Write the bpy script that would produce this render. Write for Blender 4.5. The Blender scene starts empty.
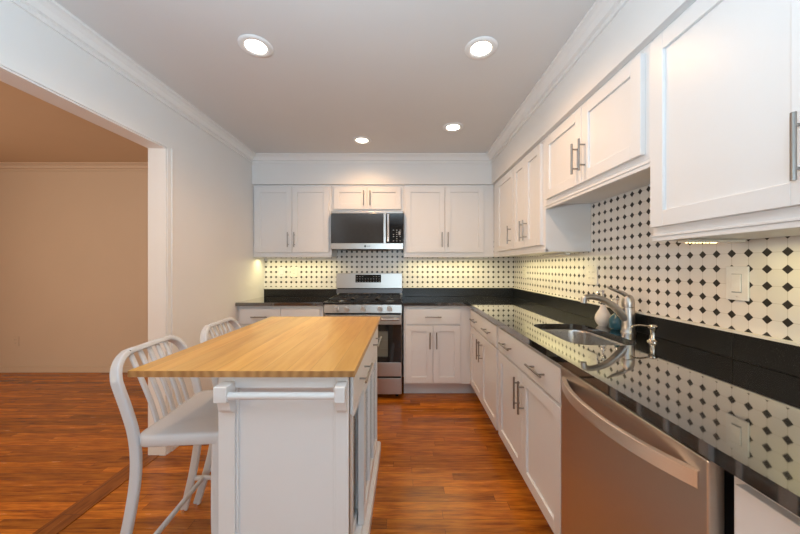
import bpy, bmesh, math, random
from mathutils import Vector, Matrix
random.seed(4)
PI = math.pi
S = bpy.context.scene
C = S.collection

# ------------------------------------------------------------------ camera
cam_d = bpy.data.cameras.new('camera'); cam = bpy.data.objects.new('camera', cam_d); C.objects.link(cam)
cam_d.sensor_width = 36; cam_d.lens = 14.0
cam_d.shift_x = -5/800; cam_d.shift_y = -1/800
cam_d.clip_start = 0.02
cam.location = (0, 0, 1.257); cam.rotation_euler = (PI/2, 0, 0)
S.camera = cam
# ------------------------------------------------------------------ exposure
S.view_settings.view_transform = 'Standard'; S.view_settings.look = 'None'
S.view_settings.gamma = 1; S.view_settings.use_curve_mapping = False
S.view_settings.exposure = 0.04
# ------------------------------------------------------------------ world (daylight outside the rear window)
W = bpy.data.worlds.new('daylight'); S.world = W; W.use_nodes = True
bg = W.node_tree.nodes['Background']; bg.inputs[0].default_value = (0.62, 0.80, 1.0, 1); bg.inputs[1].default_value = 1.6
# ------------------------------------------------------------------ large area lights
def area(name, loc, rot, sx, sy, power, col):
    l = bpy.data.lights.new(name, 'AREA'); l.shape = 'RECTANGLE'; l.size = sx; l.size_y = sy
    l.energy = power; l.color = col
    o = bpy.data.objects.new(name, l); C.objects.link(o); o.location = loc; o.rotation_euler = rot
    return o
area('window_daylight', (0.55, -2.30, 1.45), (PI/2, 0, 0), 1.2, 1.25, 17, (0.78, 0.92, 1.0))
area('bounced_flash', (-0.30, -0.25, 1.40), (PI-0.22, 0.0, 0), 0.5, 0.5, 50, (0.60, 0.83, 0.99))     # the photographer's flash, aimed at the ceiling
area('dining_rear_fill', (-4.1, -2.30, 1.45), (PI/2+0.14, 0, 0), 2.0, 1.5, 40, (1.0, 0.80, 0.52))  # added warm fill for the dining room's far wall; no window modelled here
area('dining_side_fill', (-5.20, 0.9, 1.45), (0, -PI/2, 0), 1.3, 1.6, 40, (1.0, 0.84, 0.62))  # added fill from the dining side, brightens the right-hand cabinet fronts and dining wall

# ------------------------------------------------------------------ node helpers / materials
def mat(name):
    m = bpy.data.materials.new(name); m.use_nodes = True
    nt = m.node_tree; b = nt.nodes['Principled BSDF']
    return m, nt, b
def N(nt, t, **kw):
    n = nt.nodes.new(t)
    for k, v in kw.items(): setattr(n, k, v)
    return n
def M_(nt, op, a, b=None, c=None, clamp=False):
    n = nt.nodes.new('ShaderNodeMath'); n.operation = op; n.use_clamp = clamp
    for i, v in enumerate((a, b, c)):
        if v is None: continue
        if isinstance(v, (int, float)): n.inputs[i].default_value = v
        else: nt.links.new(v, n.inputs[i])
    return n.outputs[0]
def mixc(nt, f, a, b, blend='MIX'):
    n = nt.nodes.new('ShaderNodeMix'); n.data_type = 'RGBA'; n.blend_type = blend
    for i, v in ((0, f), (6, a), (7, b)):
        if isinstance(v, (int, float)): n.inputs[i].default_value = v
        elif isinstance(v, tuple): n.inputs[i].default_value = v
        else: nt.links.new(v, n.inputs[i])
    return n.outputs[2]
def ramp(nt, f, stops):
    n = nt.nodes.new('ShaderNodeValToRGB'); e = n.color_ramp.elements
    while len(e) > 1: e.remove(e[-1])
    e[0].position, e[0].color = stops[0][0], stops[0][1]
    for p, c in stops[1:]:
        x = e.new(p); x.color = c
    nt.links.new(f, n.inputs[0]); return n.outputs[0]
def noise(nt, vec, scale, detail=3, rough=0.5):
    n = nt.nodes.new('ShaderNodeTexNoise'); n.inputs['Scale'].default_value = scale
    n.inputs['Detail'].default_value = detail; n.inputs['Roughness'].default_value = rough
    if vec is not None: nt.links.new(vec, n.inputs['Vector'])
    return n.outputs[0]
def bump(nt, b, h, strength, dist=0.002):
    n = nt.nodes.new('ShaderNodeBump'); n.inputs['Strength'].default_value = strength; n.inputs['Distance'].default_value = dist
    nt.links.new(h, n.inputs['Height']); nt.links.new(n.outputs[0], b.inputs['Normal'])
def pos(nt): return nt.nodes.new('ShaderNodeNewGeometry').outputs['Position']
def objco(nt): return nt.nodes.new('ShaderNodeTexCoord').outputs['Object']
def mapping(nt, v, scale=(1,1,1), rot=(0,0,0)):
    n = nt.nodes.new('ShaderNodeMapping'); n.inputs['Scale'].default_value = scale; n.inputs['Rotation'].default_value = rot
    nt.links.new(v, n.inputs[0]); return n.outputs[0]
def paint(name, col, rough=0.5, var=0.03, bscale=180, bs=0.05, spec=0.5):
    m, nt, b = mat(name); p = pos(nt)
    n = noise(nt, p, 2.3, 2)
    c = mixc(nt, n, tuple(x*(1-var) for x in col)+(1,), tuple(min(1, x*(1+var)) for x in col)+(1,))
    nt.links.new(c, b.inputs['Base Color']); b.inputs['Roughness'].default_value = rough
    b.inputs['Specular IOR Level'].default_value = spec
    bump(nt, b, noise(nt, p, bscale, 2), bs)
    return m
def metal(name, col, rough=0.25, stretch=(1, 1, 60), aniso=0.0, bs=0.03):
    m, nt, b = mat(name); p = pos(nt)
    n = noise(nt, mapping(nt, p, stretch), 20, 3)
    c = mixc(nt, n, tuple(x*0.92 for x in col)+(1,), tuple(min(1, x*1.05) for x in col)+(1,))
    nt.links.new(c, b.inputs['Base Color']); b.inputs['Metallic'].default_value = 1
    r = M_(nt, 'MULTIPLY_ADD', n, 0.10, rough-0.05); nt.links.new(r, b.inputs['Roughness'])
    b.inputs['Anisotropic'].default_value = aniso
    return m
def gloss(name, col, rough=0.1, ior=1.5):
    m, nt, b = mat(name); p = pos(nt); n = noise(nt, p, 30, 2)
    c = mixc(nt, n, tuple(x*0.9 for x in col)+(1,), tuple(min(1, x*1.1) for x in col)+(1,))
    nt.links.new(c, b.inputs['Base Color']); b.inputs['Roughness'].default_value = rough; b.inputs['IOR'].default_value = ior
    return m
def emit(name, col, strength):
    m, nt, b = mat(name)
    b.inputs['Base Color'].default_value = (0.8, 0.8, 0.8, 1)
    b.inputs['Emission Color'].default_value = col+(1,); b.inputs['Emission Strength'].default_value = strength
    return m

WALL = paint('wall_paint', (0.80, 0.79, 0.78), 0.6)
CEIL = paint('ceiling_paint', (0.70, 0.69, 0.685), 0.75)
TRIM = paint('trim_paint', (0.82, 0.81, 0.80), 0.4)
TAN = paint('dining_wall_paint', (0.62, 0.50, 0.40), 0.7)
TANC = paint('dining_ceiling_paint', (0.62, 0.47, 0.33), 0.8)
CAB = paint('cabinet_paint', (0.80, 0.79, 0.785), 0.35, 0.015, 60, 0.02)
ISL = paint('island_paint', (0.80, 0.80, 0.80), 0.35, 0.015, 60, 0.02)
STOOL = paint('white_powder_coat', (0.66, 0.68, 0.71), 0.22, 0.01, 400, 0.02)
PLATE = gloss('switch_plate_plastic', (0.80, 0.77, 0.70), 0.3)
PLATE_W = gloss('white_plastic', (0.80, 0.80, 0.79), 0.3)
STEEL = metal('brushed_stainless', (0.50, 0.465, 0.43), 0.31, (1, 1, 80))
STEEL_DW = metal('dishwasher_stainless', (0.64, 0.585, 0.53), 0.36, (1, 1, 80))
NICKEL = metal('brushed_nickel', (0.34, 0.32, 0.30), 0.32, (40, 40, 4))
FAUC = metal('satin_nickel', (0.52, 0.49, 0.46), 0.33, (10, 10, 10))
BRASSY = metal('warm_nickel', (0.62, 0.56, 0.48), 0.25, (10, 10, 10))
CHROME = metal('chrome', (0.80, 0.80, 0.80), 0.07, (1, 1, 1))
SINKM = metal('sink_steel', (0.62, 0.60, 0.58), 0.28, (60, 60, 2))
KNOBM = metal('knob_steel', (0.70, 0.68, 0.66), 0.38, (1, 1, 1))
BLKGL = gloss('black_glass', (0.012, 0.013, 0.015), 0.05, 1.55)
BLK = gloss('black_enamel', (0.012, 0.012, 0.013), 0.22)
IRON = gloss('cast_iron', (0.02, 0.02, 0.02), 0.45)
DARK = gloss('dark_gap', (0.01, 0.01, 0.01), 0.6)
OVENG = gloss('oven_glass', (0.03, 0.032, 0.03), 0.06, 1.55)
OVENIN = gloss('oven_interior', (0.16, 0.16, 0.13), 0.4)
WHITEMARK = gloss('white_print', (0.40, 0.42, 0.44), 0.5)
DARKMARK = gloss('dark_print', (0.06, 0.06, 0.06), 0.5)
CERAM_W = gloss('white_ceramic', (0.80, 0.76, 0.71), 0.12)
CERAM_B = gloss('teal_glass', (0.03, 0.105, 0.15), 0.06)
LENS = emit('downlight_lens', (1.0, 0.90, 0.74), 14)
LED = emit('led_dots', (1.0, 0.70, 0.28), 5)

def mk_granite(name, rough, ior, coat):
    m, nt, b = mat(name); p = pos(nt)
    n = noise(nt, p, 260, 3, 0.7); n2 = noise(nt, p, 520, 2, 0.6)
    s = M_(nt, 'GREATER_THAN', n, 0.60); s2 = M_(nt, 'GREATER_THAN', n2, 0.68)
    c = mixc(nt, s, (0.008, 0.008, 0.0085, 1), (0.040, 0.039, 0.038, 1))
    c = mixc(nt, s2, c, (0.10, 0.10, 0.10, 1))
    nt.links.new(c, b.inputs['Base Color']); b.inputs['Roughness'].default_value = rough; b.inputs['IOR'].default_value = ior
    b.inputs['Coat Weight'].default_value = coat; b.inputs['Coat Roughness'].default_value = 0.03; b.inputs['Coat IOR'].default_value = 1.8
    return m
GRAN = mk_granite('black_granite', 0.045, 2.1, 1.0)
GRAN_S = mk_granite('black_granite_honed', 0.28, 1.4, 0.0)

def mk_tile(axis, u0, z0, pitch=0.0572):
    m, nt, b = mat('octagon_dot_tile_'+axis); p = pos(nt)
    sp = N(nt, 'ShaderNodeSeparateXYZ'); nt.links.new(p, sp.inputs[0])
    def cen(o, ph):   # distance to nearest lattice line, in units of pitch, and id
        t = M_(nt, 'DIVIDE', M_(nt, 'SUBTRACT', o, ph), pitch)
        r = M_(nt, 'ROUND', t)
        return M_(nt, 'ABSOLUTE', M_(nt, 'SUBTRACT', t, r)), M_(nt, 'FLOOR', t)
    a, ia = cen(sp.outputs[axis], u0); c, ic = cen(sp.outputs['Z'], z0)
    d = M_(nt, 'ADD', a, c)
    dot = M_(nt, 'LESS_THAN', d, 0.268)
    ring = M_(nt, 'LESS_THAN', d, 0.295)
    g = M_(nt, 'LESS_THAN', M_(nt, 'MINIMUM', a, c), 0.016)
    grout = M_(nt, 'MAXIMUM', ring, g)
    wn = N(nt, 'ShaderNodeTexWhiteNoise'); cx = N(nt, 'ShaderNodeCombineXYZ')
    nt.links.new(ia, cx.inputs[0]); nt.links.new(ic, cx.inputs[1]); nt.links.new(cx.outputs[0], wn.inputs['Vector'])
    w = mixc(nt, wn.outputs['Value'], (0.76, 0.73, 0.69, 1), (0.82, 0.79, 0.76, 1))
    col = mixc(nt, grout, w, (0.62, 0.58, 0.53, 1))
    col = mixc(nt, dot, col, (0.022, 0.019, 0.017, 1))
    nt.links.new(col, b.inputs['Base Color']); b.inputs['Roughness'].default_value = 0.30
    h = M_(nt, 'SUBTRACT', 1.0, M_(nt, 'MULTIPLY', grout, M_(nt, 'SUBTRACT', 1.0, dot)))
    bump(nt, b, h, 0.35, 0.001)
    return m
TILE_B = mk_tile('X', 0.028, 1.0175)
TILE_R = mk_tile('Y', 1.0016, 1.0175)

def mk_floor(name, along, w, c_lo, c_mid, c_hi):
    m, nt, b = mat(name); p = pos(nt)
    sp = N(nt, 'ShaderNodeSeparateXYZ'); nt.links.new(p, sp.inputs[0])
    L, T = (sp.outputs['X'], sp.outputs['Y']) if along == 'X' else (sp.outputs['Y'], sp.outputs['X'])
    t = M_(nt, 'DIVIDE', T, w); row = M_(nt, 'FLOOR', t)
    w1 = N(nt, 'ShaderNodeTexWhiteNoise', noise_dimensions='1D'); nt.links.new(row, w1.inputs['W'])
    l = M_(nt, 'ADD', M_(nt, 'DIVIDE', L, 0.95), M_(nt, 'MULTIPLY', w1.outputs['Value'], 7.3))
    idx = M_(nt, 'FLOOR', l)
    cx = N(nt, 'ShaderNodeCombineXYZ'); nt.links.new(row, cx.inputs[0]); nt.links.new(idx, cx.inputs[1])
    wn = N(nt, 'ShaderNodeTexWhiteNoise', noise_dimensions='2D'); nt.links.new(cx.outputs[0], wn.inputs['Vector'])
    # grain, different on every board
    gv = N(nt, 'ShaderNodeCombineXYZ')
    nt.links.new(M_(nt, 'MULTIPLY', L, 1.6), gv.inputs[0]); nt.links.new(M_(nt, 'MULTIPLY', T, 16), gv.inputs[1])
    nt.links.new(M_(nt, 'MULTIPLY', wn.outputs['Value'], 40), gv.inputs[2])
    g1 = noise(nt, gv.outputs[0], 3.2, 6, 0.62)
    gv2 = N(nt, 'ShaderNodeCombineXYZ')
    nt.links.new(M_(nt, 'MULTIPLY', L, 5), gv2.inputs[0]); nt.links.new(M_(nt, 'MULTIPLY', T, 120), gv2.inputs[1])
    nt.links.new(M_(nt, 'MULTIPLY', wn.outputs['Value'], 40), gv2.inputs[2])
    g2 = noise(nt, gv2.outputs[0], 2.5, 3, 0.6)
    base = ramp(nt, g1, [(0.30, c_lo+(1,)), (0.5, c_mid+(1,)), (0.72, c_hi+(1,))])
    tone = M_(nt, 'MULTIPLY_ADD', wn.outputs['Value'], 0.62, 0.66)
    tone = M_(nt, 'MULTIPLY', tone, M_(nt, 'MULTIPLY_ADD', g2, 0.7, 0.62))
    tc = N(nt, 'ShaderNodeCombineColor')
    for i in range(3): nt.links.new(tone, tc.inputs[i])
    col = mixc(nt, 1.0, base, tc.outputs[0], 'MULTIPLY')
    fr = M_(nt, 'FRACT', t); edge = M_(nt, 'LESS_THAN', M_(nt, 'MINIMUM', fr, M_(nt, 'SUBTRACT', 1, fr)), 0.018)
    fl = M_(nt, 'FRACT', l); edge2 = M_(nt, 'LESS_THAN', M_(nt, 'MINIMUM', fl, M_(nt, 'SUBTRACT', 1, fl)), 0.0012)
    e = M_(nt, 'MAXIMUM', edge, edge2)
    col = mixc(nt, M_(nt, 'MULTIPLY', e, 0.7), col, (0.03, 0.012, 0.005, 1))
    nt.links.new(col, b.inputs['Base Color'])
    nt.links.new(M_(nt, 'MULTIPLY_ADD', g1, 0.15, 0.17), b.inputs['Roughness'])
    bump(nt, b, M_(nt, 'SUBTRACT', g2, M_(nt, 'MULTIPLY', e, 1.5)), 0.12, 0.001)
    return m
OAK = mk_floor('red_oak_floor', 'X', 0.0572, (0.21, 0.047, 0.004), (0.45, 0.132, 0.010), (0.64, 0.225, 0.020))
OAK_T = mk_floor('oak_threshold_board', 'Y', 0.115, (0.15, 0.042, 0.006), (0.28, 0.082, 0.012), (0.36, 0.12, 0.022))

def mk_block():
    m, nt, b = mat('maple_butcher_block'); p = pos(nt)
    sp = N(nt, 'ShaderNodeSeparateXYZ'); nt.links.new(p, sp.inputs[0])
    t = M_(nt, 'DIVIDE', sp.outputs['X'], 0.078); row = M_(nt, 'FLOOR', t)
    w1 = N(nt, 'ShaderNodeTexWhiteNoise', noise_dimensions='1D'); nt.links.new(row, w1.inputs['W'])
    gv = N(nt, 'ShaderNodeCombineXYZ')
    nt.links.new(M_(nt, 'MULTIPLY', sp.outputs['X'], 12), gv.inputs[0]); nt.links.new(M_(nt, 'MULTIPLY', sp.outputs['Y'], 1.0), gv.inputs[1])
    nt.links.new(M_(nt, 'MULTIPLY_ADD', w1.outputs['Value'], 30, M_(nt, 'MULTIPLY', sp.outputs['Z'], 22)), gv.inputs[2])
    g = noise(nt, gv.outputs[0], 2.4, 5, 0.6)
    base = ramp(nt, g, [(0.3, (0.61, 0.30, 0.056, 1)), (0.5, (0.71, 0.395, 0.088, 1)), (0.75, (0.78, 0.48, 0.135, 1))])
    tone = M_(nt, 'MULTIPLY_ADD', w1.outputs['Value'], 0.26, 0.80)
    tc = N(nt, 'ShaderNodeCombineColor')
    for i in range(3): nt.links.new(tone, tc.inputs[i])
    col = mixc(nt, 1.0, base, tc.outputs[0], 'MULTIPLY')
    fr = M_(nt, 'FRACT', t); e = M_(nt, 'LESS_THAN', M_(nt, 'MINIMUM', fr, M_(nt, 'SUBTRACT', 1, fr)), 0.015)
    col = mixc(nt, M_(nt, 'MULTIPLY', e, 0.45), col, (0.30, 0.13, 0.03, 1))
    # the end grain on the cut front edge is darker wood
    nrm = N(nt, 'ShaderNodeNewGeometry'); s2 = N(nt, 'ShaderNodeSeparateXYZ'); nt.links.new(nrm.outputs['True Normal'], s2.inputs[0])
    end = M_(nt, 'GREATER_THAN', M_(nt, 'ABSOLUTE', s2.outputs['Y']), 0.7)
    gz = N(nt, 'ShaderNodeTexWave'); gz.inputs['Scale'].default_value = 9; gz.inputs['Distortion'].default_value = 5; nt.links.new(p, gz.inputs['Vector'])
    ec = mixc(nt, gz.outputs['Fac'], (0.40, 0.20, 0.07, 1), (0.56, 0.31, 0.12, 1))
    ec = mixc(nt, 1.0, ec, tc.outputs[0], 'MULTIPLY')
    col = mixc(nt, end, col, ec)
    nt.links.new(col, b.inputs['Base Color']); b.inputs['Roughness'].default_value = 0.30
    return m
BLOCK = mk_block()
def mk_glass():
    m, nt, b = mat('cabinet_door_glass')
    b.inputs['Base Color'].default_value = (0.92, 0.95, 0.95, 1); b.inputs['Transmission Weight'].default_value = 0.9
    b.inputs['Roughness'].default_value = 0.04; b.inputs['IOR'].default_value = 1.45
    return m
GLASS = mk_glass()

# ------------------------------------------------------------------ geometry helpers
CUR = [Vector((0, 0, 0))]           # base of the thing being built: part meshes are stored relative to it
def bx(bm, x0, x1, y0, y1, z0, z1):
    x0, x1 = min(x0, x1), max(x0, x1); y0, y1 = min(y0, y1), max(y0, y1); z0, z1 = min(z0, z1), max(z0, z1)
    v = [bm.verts.new((x, y, z)) for z in (z0, z1) for y in (y0, y1) for x in (x0, x1)]
    for f in ((0,2,3,1), (4,5,7,6), (0,1,5,4), (2,6,7,3), (0,4,6,2), (1,3,7,5)):
        bm.faces.new([v[i] for i in f])
def frame_of(t):
    t = t.normalized(); up = Vector((0, 0, 1)) if abs(t.z) < 0.95 else Vector((0, 1, 0))
    a = t.cross(up).normalized(); return a, a.cross(t).normalized()
def cyl(bm, p0, p1, r0, r1=None, n=16):
    p0, p1 = Vector(p0), Vector(p1); r1 = r0 if r1 is None else r1
    a, b = frame_of(p1-p0)
    R = [[bm.verts.new(p + (a*math.cos(2*PI*i/n) + b*math.sin(2*PI*i/n))*r) for i in range(n)] for p, r in ((p0, r0), (p1, r1))]
    for i in range(n): bm.faces.new((R[0][i], R[0][(i+1) % n], R[1][(i+1) % n], R[1][i]))
    bm.faces.new(R[0][::-1]); bm.faces.new(R[1])
def sweep(bm, pts, prof, side=None, closed=False):
    """profile (list of (a,b)) swept along pts; side fixes the 'a' direction; prof may be a function of t"""
    pts = [Vector(p) for p in pts]; n = len(pts); rings = []
    for i, p in enumerate(pts):
        t = pts[min(i+1, n-1)] - pts[max(i-1, 0)]
        t.normalize()
        if side is not None:
            a = Vector(side); a = (a - t*a.dot(t)).normalized(); b = t.cross(a).normalized()
        else: a, b = frame_of(t)
        pr = prof(i/(n-1)) if callable(prof) else prof
        rings.append([bm.verts.new(p + a*u + b*w) for u, w in pr])
    k = len(rings[0])
    for i in range(n-1):
        for j in range(k): bm.faces.new((rings[i][j], rings[i][(j+1) % k], rings[i+1][(j+1) % k], rings[i+1][j]))
    bm.faces.new(rings[0][::-1]); bm.faces.new(rings[-1])
def circ(r, n=12, rb=None): return [(r*math.cos(2*PI*i/n), (rb or r)*math.sin(2*PI*i/n)) for i in range(n)]
def rrect(w, h, r, n=3):
    out = []
    for cx, cy, a0 in ((w/2-r, h/2-r, 0), (-w/2+r, h/2-r, PI/2), (-w/2+r, -h/2+r, PI), (w/2-r, -h/2+r, 3*PI/2)):
        for i in range(n+1):
            a = a0 + PI/2*i/n; out.append((cx + r*math.cos(a), cy + r*math.sin(a)))
    return out
def lathe(bm, cx, cy, prof, n=24):
    rings = []
    for r, z in prof:
        rings.append([bm.verts.new((cx + max(r, 1e-4)*math.cos(2*PI*i/n), cy + max(r, 1e-4)*math.sin(2*PI*i/n), z)) for i in range(n)])
    for a, b in zip(rings, rings[1:]):
        for i in range(n): bm.faces.new((a[i], a[(i+1) % n], b[(i+1) % n], b[i]))
    bm.faces.new(rings[0][::-1]); bm.faces.new(rings[-1])
def spline(ctrl, n=8):
    P = [Vector(c) for c in ctrl]; out = []
    for i in range(len(P)-1):
        p0, p1, p2, p3 = P[max(i-1, 0)], P[i], P[i+1], P[min(i+2, len(P)-1)]
        for k in range(n):
            t = k/n
            out.append(0.5*((2*p1) + (p2-p0)*t + (2*p0-5*p1+4*p2-p3)*t*t + (3*p1-p0-3*p2+p3)*t**3))
    out.append(P[-1]); return out
def BM(): return bmesh.new()
def obj(name, bm, m, parent=None, bevel=0.0, smooth=False, seg=2):
    bmesh.ops.recalc_face_normals(bm, faces=bm.faces)
    me = bpy.data.meshes.new(name)
    bmesh.ops.translate(bm, verts=bm.verts, vec=-CUR[0])
    bm.to_mesh(me); bm.free(); me.materials.append(m)
    o = bpy.data.objects.new(name, me); C.objects.link(o)
    if parent is not None: o.parent = parent
    else: o.location = CUR[0]
    if smooth:
        for p in me.polygons: p.use_smooth = True
    if bevel:
        md = o.modifiers.new('bevel', 'BEVEL'); md.width = bevel; md.segments = seg; md.limit_method = 'ANGLE'; md.angle_limit = 0.6
        md.harden_normals = False
    return o
def boxobj(name, dims, m, parent=None, bevel=0.0):
    bm = BM(); bx(bm, *dims); return obj(name, bm, m, parent, bevel)
def autosmooth(o, ang=0.7):
    me = o.data
    for p in me.polygons: p.use_smooth = True
    bm = BM(); bm.from_mesh(me)
    for e in bm.edges:
        if len(e.link_faces) == 2 and e.calc_face_angle(0) > ang: e.smooth = False
    bm.to_mesh(me); bm.free(); return o
def thing(name, label, cat, base, group=None):
    CUR[0] = Vector(base)
    o = bpy.data.objects.new(name, None); C.objects.link(o); o.location = base; o.empty_display_size = 0.1
    o['label'] = label; o['category'] = cat
    if group: o['group'] = group
    return o
def tag(o, label, cat, group=None):
    o['label'] = label; o['category'] = cat
    if group: o['group'] = group
    return o
def struct(name, bm, m, bevel=0.0):
    CUR[0] = Vector((0, 0, 0)); o = obj(name, bm, m, None, bevel); o['kind'] = 'structure'; return o
def copy_tree(o, parent=None):
    c = o.copy(); C.objects.link(c)
    if parent is not None: c.parent = parent
    for ch in list(o.children): copy_tree(ch, c)
    return c

# ================================================================== SETTING
XL, XR, YB, YF, ZC = -1.59, 1.24, 3.53, -2.45, 2.405       # kitchen: left / right / back / rear wall, ceiling
DX, DYB, DZC = -5.3, 3.68, 2.46                             # dining room beyond the opening
XO = -1.70                                                   # dining side of the left wall
bm = BM(); bx(bm, DX-0.1, XR+0.1, YF-0.1, DYB+0.1, -0.1, 0); struct('floor', bm, OAK)
CUR[0] = Vector((0, 0, 0))
bm = BM(); bx(bm, -1.745, -1.63, -0.6, 2.073, 0.0, 0.004); struct('trim_1', bm, OAK_T)     # threshold board
bm = BM(); bx(bm, XL, XR+0.1, YF, YB+0.1, ZC, ZC+0.1); struct('ceiling', bm, CEIL)
bm = BM(); bx(bm, DX-0.1, XO, YF, DYB+0.1, DZC, DZC+0.1); struct('ceiling_dining', bm, TANC)
bm = BM(); bx(bm, XL-0.11, XR+0.1, YB, YB+0.1, 0, ZC); struct('wall_back', bm, WALL)
bm = BM(); bx(bm, XR, XR+0.1, YF, YB, 0, ZC); struct('wall_right', bm, WALL)
bm = BM()
bx(bm, XO, XL, 2.073, YB, 0, 2.5); bx(bm, XO, XL, -0.6, 2.073, 2.045, 2.5); bx(bm, XO, XL, YF, -0.6, 0, 2.5)
struct('wall_left', bm, WALL)
# rear wall behind the camera, with the window the daylight comes through
bm = BM()
bx(bm, XL, -0.05, YF-0.1, YF, 0, ZC); bx(bm, 1.15, XR, YF-0.1, YF, 0, ZC)
bx(bm, -0.05, 1.15, YF-0.1, YF, 0, 0.8); bx(bm, -0.05, 1.15, YF-0.1, YF, 2.1, ZC)
struct('wall_front', bm, paint('rear_wall_paint', (0.34, 0.31, 0.28), 0.6))
bm = BM()
for a in ((-0.05, 0.0, 0.8, 2.1), (1.10, 1.15, 0.8, 2.1), (-0.05, 1.15, 0.8, 0.85), (-0.05, 1.15, 2.05, 2.1), (0.53, 0.57, 0.8, 2.1)):
    bx(bm, a[0], a[1], YF-0.08, YF-0.02, a[2], a[3])
struct('window_1', bm, TRIM)
bm = BM(); bx(bm, DX, XO, DYB, DYB+0.1, 0, DZC); struct('wall_dining_back', bm, TAN)
bm = BM(); bx(bm, DX-0.1, DX, YF, DYB, 0, DZC); struct('wall_dining_left', bm, TAN)
bm = BM(); bx(bm, DX, XO, YF-0.1, YF, 0, DZC); struct('wall_dining_front', bm, TAN)
bm = BM(); bx(bm, DX, XO, DYB-0.014, DYB, 0, 0.075); bx(bm, DX, XO, DYB-0.018, DYB, 0.062, 0.07); struct('baseboard_dining', bm, TAN, 0.003)
bm = BM(); bx(bm, XL, XL+0.013, 2.125, 2.93, 0, 0.085); struct('baseboard_left', bm, TRIM, 0.003)
# soffits over the wall cabinets
SX, SY, SZ = 0.900, 3.235, 2.108
bm = BM(); bx(bm, XL, SX, SY, YB, SZ, ZC); bx(bm, SX, XR, YF, YB, SZ, ZC); struct('wall_soffit', bm, WALL)
# crown mouldings
CP = [(0, 0), (0.075, 0), (0.075, -0.014), (0.058, -0.018), (0.040, -0.032), (0.028, -0.056), (0.012, -0.060), (0.012, -0.081), (0, -0.081)]
def crown(name, axis, fixed, out, a, b, z, m, ma=True, mb=True):
    bm = BM(); R = []
    for e, s, mit in ((a, 1, ma), (b, -1, mb)):
        ring = []
        for d, dz in CP:
            u = e + (s*d if mit else 0)
            q = fixed + out*d
            ring.append(bm.verts.new((u, q, z+dz) if axis == 'X' else (q, u, z+dz)))
        R.append(ring)
    k = len(CP)
    for j in range(k): bm.faces.new((R[0][j], R[0][(j+1) % k], R[1][(j+1) % k], R[1][j]))
    bm.faces.new(R[0][::-1]); bm.faces.new(R[1]); struct(name, bm, m)
crown('trim_2', 'Y', XL, 1, YF, SY, ZC, TRIM)
crown('trim_3', 'X', SY, -1, XL, SX, ZC, TRIM)
crown('trim_4', 'Y', SX, -1, YF, SY, ZC, TRIM)
crown('trim_5', 'X', DYB, -1, DX, XO, DZC, TAN, False, False)
# jamb lining and casing of the opening to the dining room
bm = BM()
bx(bm, XO-0.004, XL+0.004, 2.061, 2.073, 0, 2.045); bx(bm, XO-0.004, XL+0.004, -0.6, 2.073, 2.036, 2.045)
struct('trim_6', bm, TRIM, 0.002)
bm = BM(); bx(bm, XL, XL+0.007, 2.073, 2.108, 0, 2.052); bx(bm, XL, XL+0.013, 2.108, 2.120, 0, 2.052)
bx(bm, XL, XL+0.010, -0.6, 2.073, 2.045, 2.056)
struct('trim_7', bm, TRIM, 0.002)
# tiled strips between granite and wall cabinets
bm = BM(); bx(bm, XL, XR-0.008, YB-0.008, YB, 0.93, 1.55); struct('wall_tile_back', bm, TILE_B)
bm = BM(); bx(bm, XR-0.008, XR, -0.35, YB, 0.93, 1.69); struct('wall_tile_right', bm, TILE_R)

# ================================================================== CABINETS
# local frames: u along the run, d outwards from the face plane
def mp(kind, face):
    if kind == 'back': return lambda u, d, z: (u, face-d, z)
    if kind == 'right': return lambda u, d, z: (face-d, u, z)
    if kind == 'left': return lambda u, d, z: (face+d, u, z)     # face looking to +X
def lbx(bm, F, u0, u1, d0, d1, z0, z1):
    a, b = F(u0, d0, z0), F(u1, d1, z1); bx(bm, a[0], b[0], a[1], b[1], a[2], b[2])
def handle(F, parent, u, z, length, vertical, d0=0.02, rad=0.0055, m=NICKEL):
    bm = BM(); dd = d0 + 0.030; h = length/2; k = length*0.32
    if vertical:
        cyl(bm, F(u, dd, z-h), F(u, dd, z+h), rad, n=12)
        for s in (-k, k): cyl(bm, F(u, d0, z+s), F(u, dd, z+s), rad*0.75, n=10)
    else:
        cyl(bm, F(u-h, dd, z), F(u+h, dd, z), rad, n=12)
        for s in (-k, k): cyl(bm, F(u+s, d0, z), F(u+s, dd, z), rad*0.75, n=10)
    return autosmooth(obj('handle', bm, m, parent))
def shaker(F, parent, name, u0, u1, z0, z1, rail=0.056, th=0.02, m=CAB):
    bm = BM()
    if rail:
        lbx(bm, F, u0, u0+rail, 0.0, th, z0, z1); lbx(bm, F, u1-rail, u1, 0.0, th, z0, z1)
        lbx(bm, F, u0+rail, u1-rail, 0.0, th, z0, z0+rail); lbx(bm, F, u0+rail, u1-rail, 0.0, th, z1-rail, z1)
        lbx(bm, F, u0+rail, u1-rail, 0.0, th*0.48, z0+rail, z1-rail)
    else: lbx(bm, F, u0, u1, 0.0, th, z0, z1)
    return obj(name, bm, m, parent, 0.0016)
HL = 0.155
def carcass(parent, dims, bottom_rail=None):
    o = boxobj('carcass', dims, CAB, parent, 0.0015); return o
def rail_under(F, parent, u0, u1, zb, ext=0.0):
    bm = BM()
    lbx(bm, F, u0, u1, -0.02, 0.004, zb-0.004, zb+0.012); lbx(bm, F, u0, u1, -0.02, 0.008, zb+0.012, zb+0.020)
    return obj('light_rail', bm, CAB, parent, 0.0015)

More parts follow.
